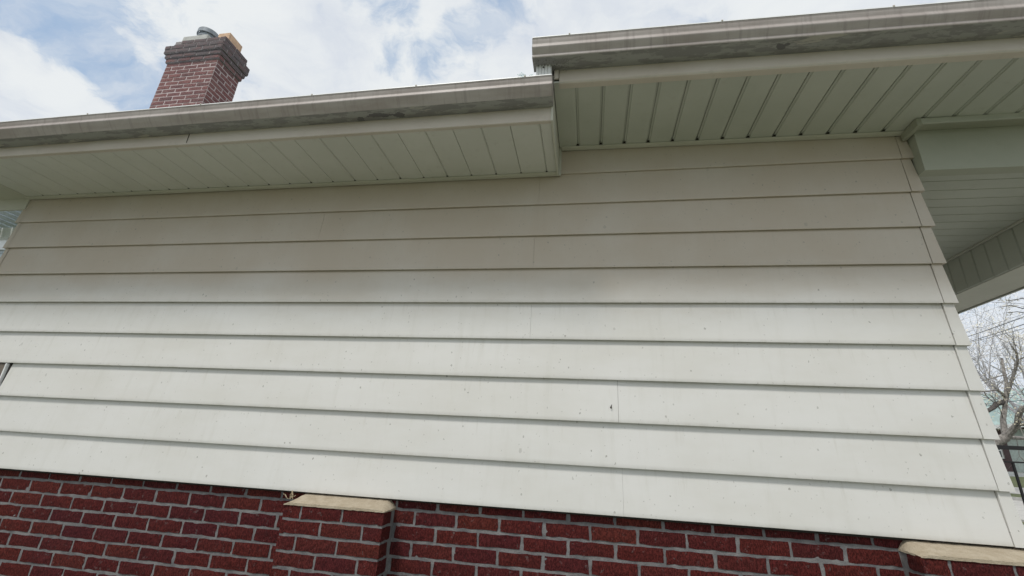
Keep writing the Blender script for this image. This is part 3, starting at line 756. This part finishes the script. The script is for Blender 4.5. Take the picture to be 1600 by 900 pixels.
def simple_tree(name, x, y, h, spread, label, mat, leafmat, nl, seed, r=.16, lv=3, sz=(.02, .05), group=None):
    rnd = random.Random(seed); t = link(name, None, loc=(x, y, terr(x)), label=label, cat='tree', group=group)
    o = Vector((x, y, terr(x))); mb = MB(); top = o+Vector((rnd.gauss(0, .2), rnd.gauss(0, .2), h*.35))
    mb.tube([o-Vector((0, 0, .1)), o.lerp(top, .5)+Vector((.05, 0, 0)), top], [r*1.3, r, r*.85], 8); tadd(mb, 'trunk', mat, t)
    mb = MB(); tips = []
    for k in range(6):
        a = 2*math.pi*k/6+rnd.uniform(-.3, .3)
        grow(mb, tips, top, Vector((math.cos(a)*spread, math.sin(a)*spread, 1)), h*rnd.uniform(.42, .58), r*.5, lv, rnd, kink=.18)
    tadd(mb, 'crown', mat, t)
    mb = MB(); sprinkle(mb, tips, nl, sz[0], sz[1], rnd, .12); link('blossom', mb.mesh('blossom', leafmat), t, -Vector(t.location), kind='stuff')
    return t
simple_tree('blossoming_tree', 19.0, 21.5, 8.5, .9, 'pale hazy tree full of whitish blossom, left of and behind the crooked grey tree', M_BARKP, M_BLOSP, 5000, 5, sz=(.03, .06), lv=2, r=.12)
simple_tree('blossoming_tree', 25.0, 28.0, 9.0, .9, 'pale bare tree beyond the brick house across the street', M_BARKP, M_BLOSP, 3000, 15, sz=(.03, .07), lv=2, r=.12)
# near branch with flower clusters hanging in from the right
ft_base = Wp(at(1760, 690, 4.2)); ft_base.z = terr(ft_base.x)
ft = link('flowering_tree', None, loc=ft_base, label='tree whose leafy flowering twig enters at the right edge below the porch beam', cat='tree')
topf = Wp(at(1730, 560, 4.2)); mb = MB(); tips = []
mb.tube([ft_base-Vector((0, 0, .1)), ft_base.lerp(topf, .5), topf], [.11, .09, .07], 8); tadd(mb, 'trunk', M_BARK, ft)
mb = MB()
for (pts) in ([(1730, 560), (1690, 510), (1650, 484), (1620, 478), (1590, 474), (1566, 473), (1550, 472)], [(1620, 478), (1598, 482), (1580, 477), (1562, 480)], [(1650, 484), (1615, 492), (1590, 487), (1572, 489)], [(1620, 478), (1600, 466), (1575, 470)], [(1730, 560), (1720, 500), (1735, 430), (1760, 360)], [(1730, 560), (1780, 500), (1800, 440)]):
    pp = [Wp(at(a, b, 4.2+.1*rnd.uniform(-1, 1))) for a, b in pts]
    mb.tube(pp, [max(.002, .007-.001*i) if pts[0][0] < 1700 else max(.0025, .03-.009*i) for i in range(len(pp))], 5)
    for a, b in zip(pp, pp[1:]):
        for t in (0, .33, .66): tips.append(a.lerp(b, t))
    if pts[0][0] < 1700 or pts[1][0] == 1690:
        pass
tadd(mb, 'branch', M_BARKD, ft)
mb = MB(); near = [q for q in tips]
for q in near:
    if rnd.random() < .75:
        c = q+Vector((rnd.gauss(0, .04), rnd.gauss(0, .04), rnd.gauss(0, .04)))
        sprinkle(mb, [c], 11, .008, .017, rnd, .016)
link('blossom', mb.mesh('blossom', M_BUD), ft, -Vector(ft.location), kind='stuff')
# ------------------------------------------------------------------ POWER LINES
M_WIRE = plain('wire', (.12, .13, .15), .6)
pole = link('utility_pole', None, loc=(36, 16.0, terr(36)), label='wooden utility pole off to the right carrying the wires', cat='utility pole')
link('pole_shaft', MB().tube([(0, 0, -.2), (0, 0, 11)], [.17, .12], 10).mesh('pole_shaft', M_BARKD), pole)
link('crossarm', MB().box(-.06, .06, -1.2, 1.2, 9.6, 9.72).mesh('crossarm', M_BARKD), pole)
wires = [((1505, 528), (1605, 493), .028, 'upper of the two dark wires crossing the sky right of the siding'), ((1505, 536), (1605, 505), .026, 'lower of the two dark wires crossing the sky right of the siding'), ((1505, 537), (1605, 512), .016, 'faint lowest wire crossing the sky right of the siding'),
         ((1505, 520), (1605, 489), .010, 'faint thin wire just above the dark ones'), ((1505, 499), (1605, 462), .007, 'faintest wire, highest, close under the porch beam'),
         ((1520, 622), (1625, 613), .016, 'upper of two level wires passing through the bare tree'), ((1520, 631), (1625, 623), .020, 'lower of two level wires passing through the bare tree')]
for i, (a, b, r, lb) in enumerate(wires):
    YA, YB = (22, 14) if i < 5 else (16, 12)
    A, B = Wp(at(a[0], a[1], YA)), Wp(at(b[0], b[1], YB)); d = B-A
    pts = [A-d*.9+(d*2.6)*t/12+Vector((0, 0, .10*((t/12-.5)**2)*4-.02)) for t in range(13)]
    o = Vector(pts[0]); o2 = link('power_line', MB().tube([p-o for p in pts], r*.55, 5).mesh('power_line', M_WIRE), loc=o, label=lb, cat='power line', group='power lines over the street')
# ------------------------------------------------------------------ HOUSE ACROSS THE STREET
M_FB = brick_mat('far_brown_brick', [(.17, .12, .125), (.20, .14, .14)], (.14, .11, .11), .3); M_TEAL = plain('weathered_teal_shingle', (.36, .47, .45), .9, var=.15, scale=2)
M_FG = plain('grey_green_panel', (.47, .53, .50), .7); M_FW = plain('white_far_trim', (.74, .74, .72), .6)
hx, gz = 24.0, terr(24.0)
fh = link('far_house', None, loc=(hx+4, 31, gz), label='low brown-brick house with teal roof across the street', cat='house')
o = -Vector((hx+4, 31, gz))
def fp(mb, name, mat, par=fh, **kw): return link(name, mb.mesh(name, mat), par, o if par is fh else (0, 0, 0), **kw)
fw_ = fp(MB().box(hx, hx+8, 22, 44, gz-.3, gz+2.55), 'wall', M_FB)
fp(MB().box(hx-.02, hx-.005, 22.02, 43.9, gz-.2, gz+.25), 'foundation', M_FW)
mb = MB(); mb.ext([(hx-.9, gz+2.65), (hx+4, gz+5.5), (hx+8.9, gz+2.65)], 21.2, 44.8, axis='y'); fp(mb, 'roof', M_TEAL)
fp(MB().box(hx-.98, hx-.905, 21.15, 44.85, gz+2.50, gz+2.72), 'fascia', M_FW)
for y in (25.0, 30.35, 34.5, 38.0, 41.5):
    w_ = fp(MB().box(hx-.06, hx-.004, y-.45, y+.45, gz+.95, gz+1.9), 'window', M_FW)
    for s_ in (0, 1): fp(MB().box(hx-.07, hx-.0605, y-.36, y+.36, gz+1.02+s_*.42, gz+1.38+s_*.44), 'pane', M_GLASS, w_)
fp(MB().box(hx-.05, hx-.004, 27.6, 29.4, gz+.25, gz+2.5), 'panel', M_FG); fp(MB().box(hx-.05, hx-.004, 34.9, 36.6, gz+.25, gz+2.5), 'panel', M_FG)
# ------------------------------------------------------------------ NEIGHBOUR at the far left: patio cover in front of a sided wall
M_SLAT = plain('blue_grey_slat', (.60, .68, .78), .5); M_NW = plain('neighbour_siding', (.50, .55, .59), .7, var=.03, scale=1)
aw = link('patio_cover', None, loc=(-8.2, .2, 0), label='blue-grey slatted patio cover with white edge beam, glimpsed past the left corner', cat='patio cover')
ao = (8.2, -.2, 0)
x = -11.0
while x < -5.4:
    link('slat', MB().box(x, x+.135, -2.2, 1.58, G+2.5, G+2.52).mesh('slat', M_SLAT), aw, ao); x += .15
link('edge_beam', MB().box(-11.0, -5.3, 1.585, 1.66, G+2.37, G+2.53).mesh('edge_beam', M_WHITE), aw, ao)
link('edge_beam', MB().box(-11.0, -5.3, -2.29, -2.205, G+2.37, G+2.53).mesh('edge_beam', M_WHITE), aw, ao)
for x in (-10.9, -5.45):
    for y in (1.6, -2.27): link('post', MB().box(x-.045, x+.045, y-.02, y+.05, 0, G+2.369).mesh('post', M_WHITE), aw, ao)
nh = link('neighbour_house', None, loc=(-12, 6, 0), label='pale grey sided house behind the patio cover at the far left edge', cat='house')
no = (12, -6, 0); mb = MB()
mb.box(-18, -6.5, 4.02, 9, 0, 5.3)
for k in range(26):
    z = .1+.2*k; mb.poly([(-18.0, 3.995, z), (-6.5, 3.995, z), (-6.5, 4.015, z+.2), (-18.0, 4.015, z+.2)]); mb.poly([(-18.0, 3.995, z), (-6.5, 3.995, z), (-6.5, 4.015, z), (-18.0, 4.015, z)])
link('wall', mb.mesh('wall', M_NW), nh, no)
for z in (3.9, 4.75): link('trim_board', MB().box(-18, -6.45, 3.95, 3.993, z, z+.22).mesh('trim_board', M_WHITE), nh, no)
mb = MB(); mb.ext([(3.5, 5.3), (6.5, 6.6), (9.5, 5.3)], -18.4, -6.2); link('roof', mb.mesh('roof', M_SHIN), nh, no)
# ------------------------------------------------------------------ small weeds
M_WEED = plain('blue_green_weed', (.42, .56, .56), .8); M_STRAW = plain('dry_straw', (.40, .33, .22), .8)
def weed(x, y, z, mat, name, label, n_, L, seed, curl=.02):
    rd = random.Random(seed); mb = MB()
    for _ in range(n_):
        a = Vector((rd.uniform(-.02, .02), rd.uniform(-.01, .01), 0)); d = Vector((rd.gauss(-.35, .5), rd.gauss(0, .3), 1)).normalized(); pts = [a]
        for k in range(5): d = (d+Vector((rd.gauss(0, .35), rd.gauss(0, .2), rd.gauss(-.12, .25)))).normalized(); pts.append(pts[-1]+d*L/5)
        mb.tube(pts, [.0012, .0011, .001, .0009, .0008, .0006], 4)
        for k in (2, 3, 4, 5):
            c = pts[k]; s_ = rd.uniform(.002, .0045); mb.poly([c+Vector((-s_, 0, 0)), c+Vector((0, 0, s_)), c+Vector((s_, 0, 0)), c+Vector((0, 0, -s_))])
    link(name, mb.mesh(name, mat), loc=(x, y, z+G), label=label, cat='weed')
weed(-.275, -.585, 1.985, M_WEED, 'gutter_weed', 'wispy blue-green weed sprouting from the lower gutter beside the downspout', 7, .055, 3)
weed(-1.475, -.03, -.035, M_STRAW, 'dry_weed', 'dry straw-coloured stalks at the left end of the left pilaster cap', 6, .038, 6)
lp = at(955, 636, -.006)
nick = MB(); nick.poly([(-.006, 0, -.002), (.001, -.004, .010), (.0045, -.002, .014), (.003, -.001, .003)]); nick.poly([(-.006, 0, -.002), (.003, -.001, .003), (.004, .001, -.006), (-.002, .002, -.008)])
link('leaf_scrap', nick.mesh('leaf_scrap', plain('dark_leaf', (.05, .035, .025), .8)), loc=(lp.x, -.0035, lp.z+G), label='tiny dark curled leaf scrap stuck on the siding just left of the lower board joint', cat='leaf')
fs = at(295, 213, -.482)
MB().box(fs.x-.0012, fs.x+.0012, -.4842, -.4822, ZL+.002, 1.895).obj('fascia_seam', M_SEAL, le)
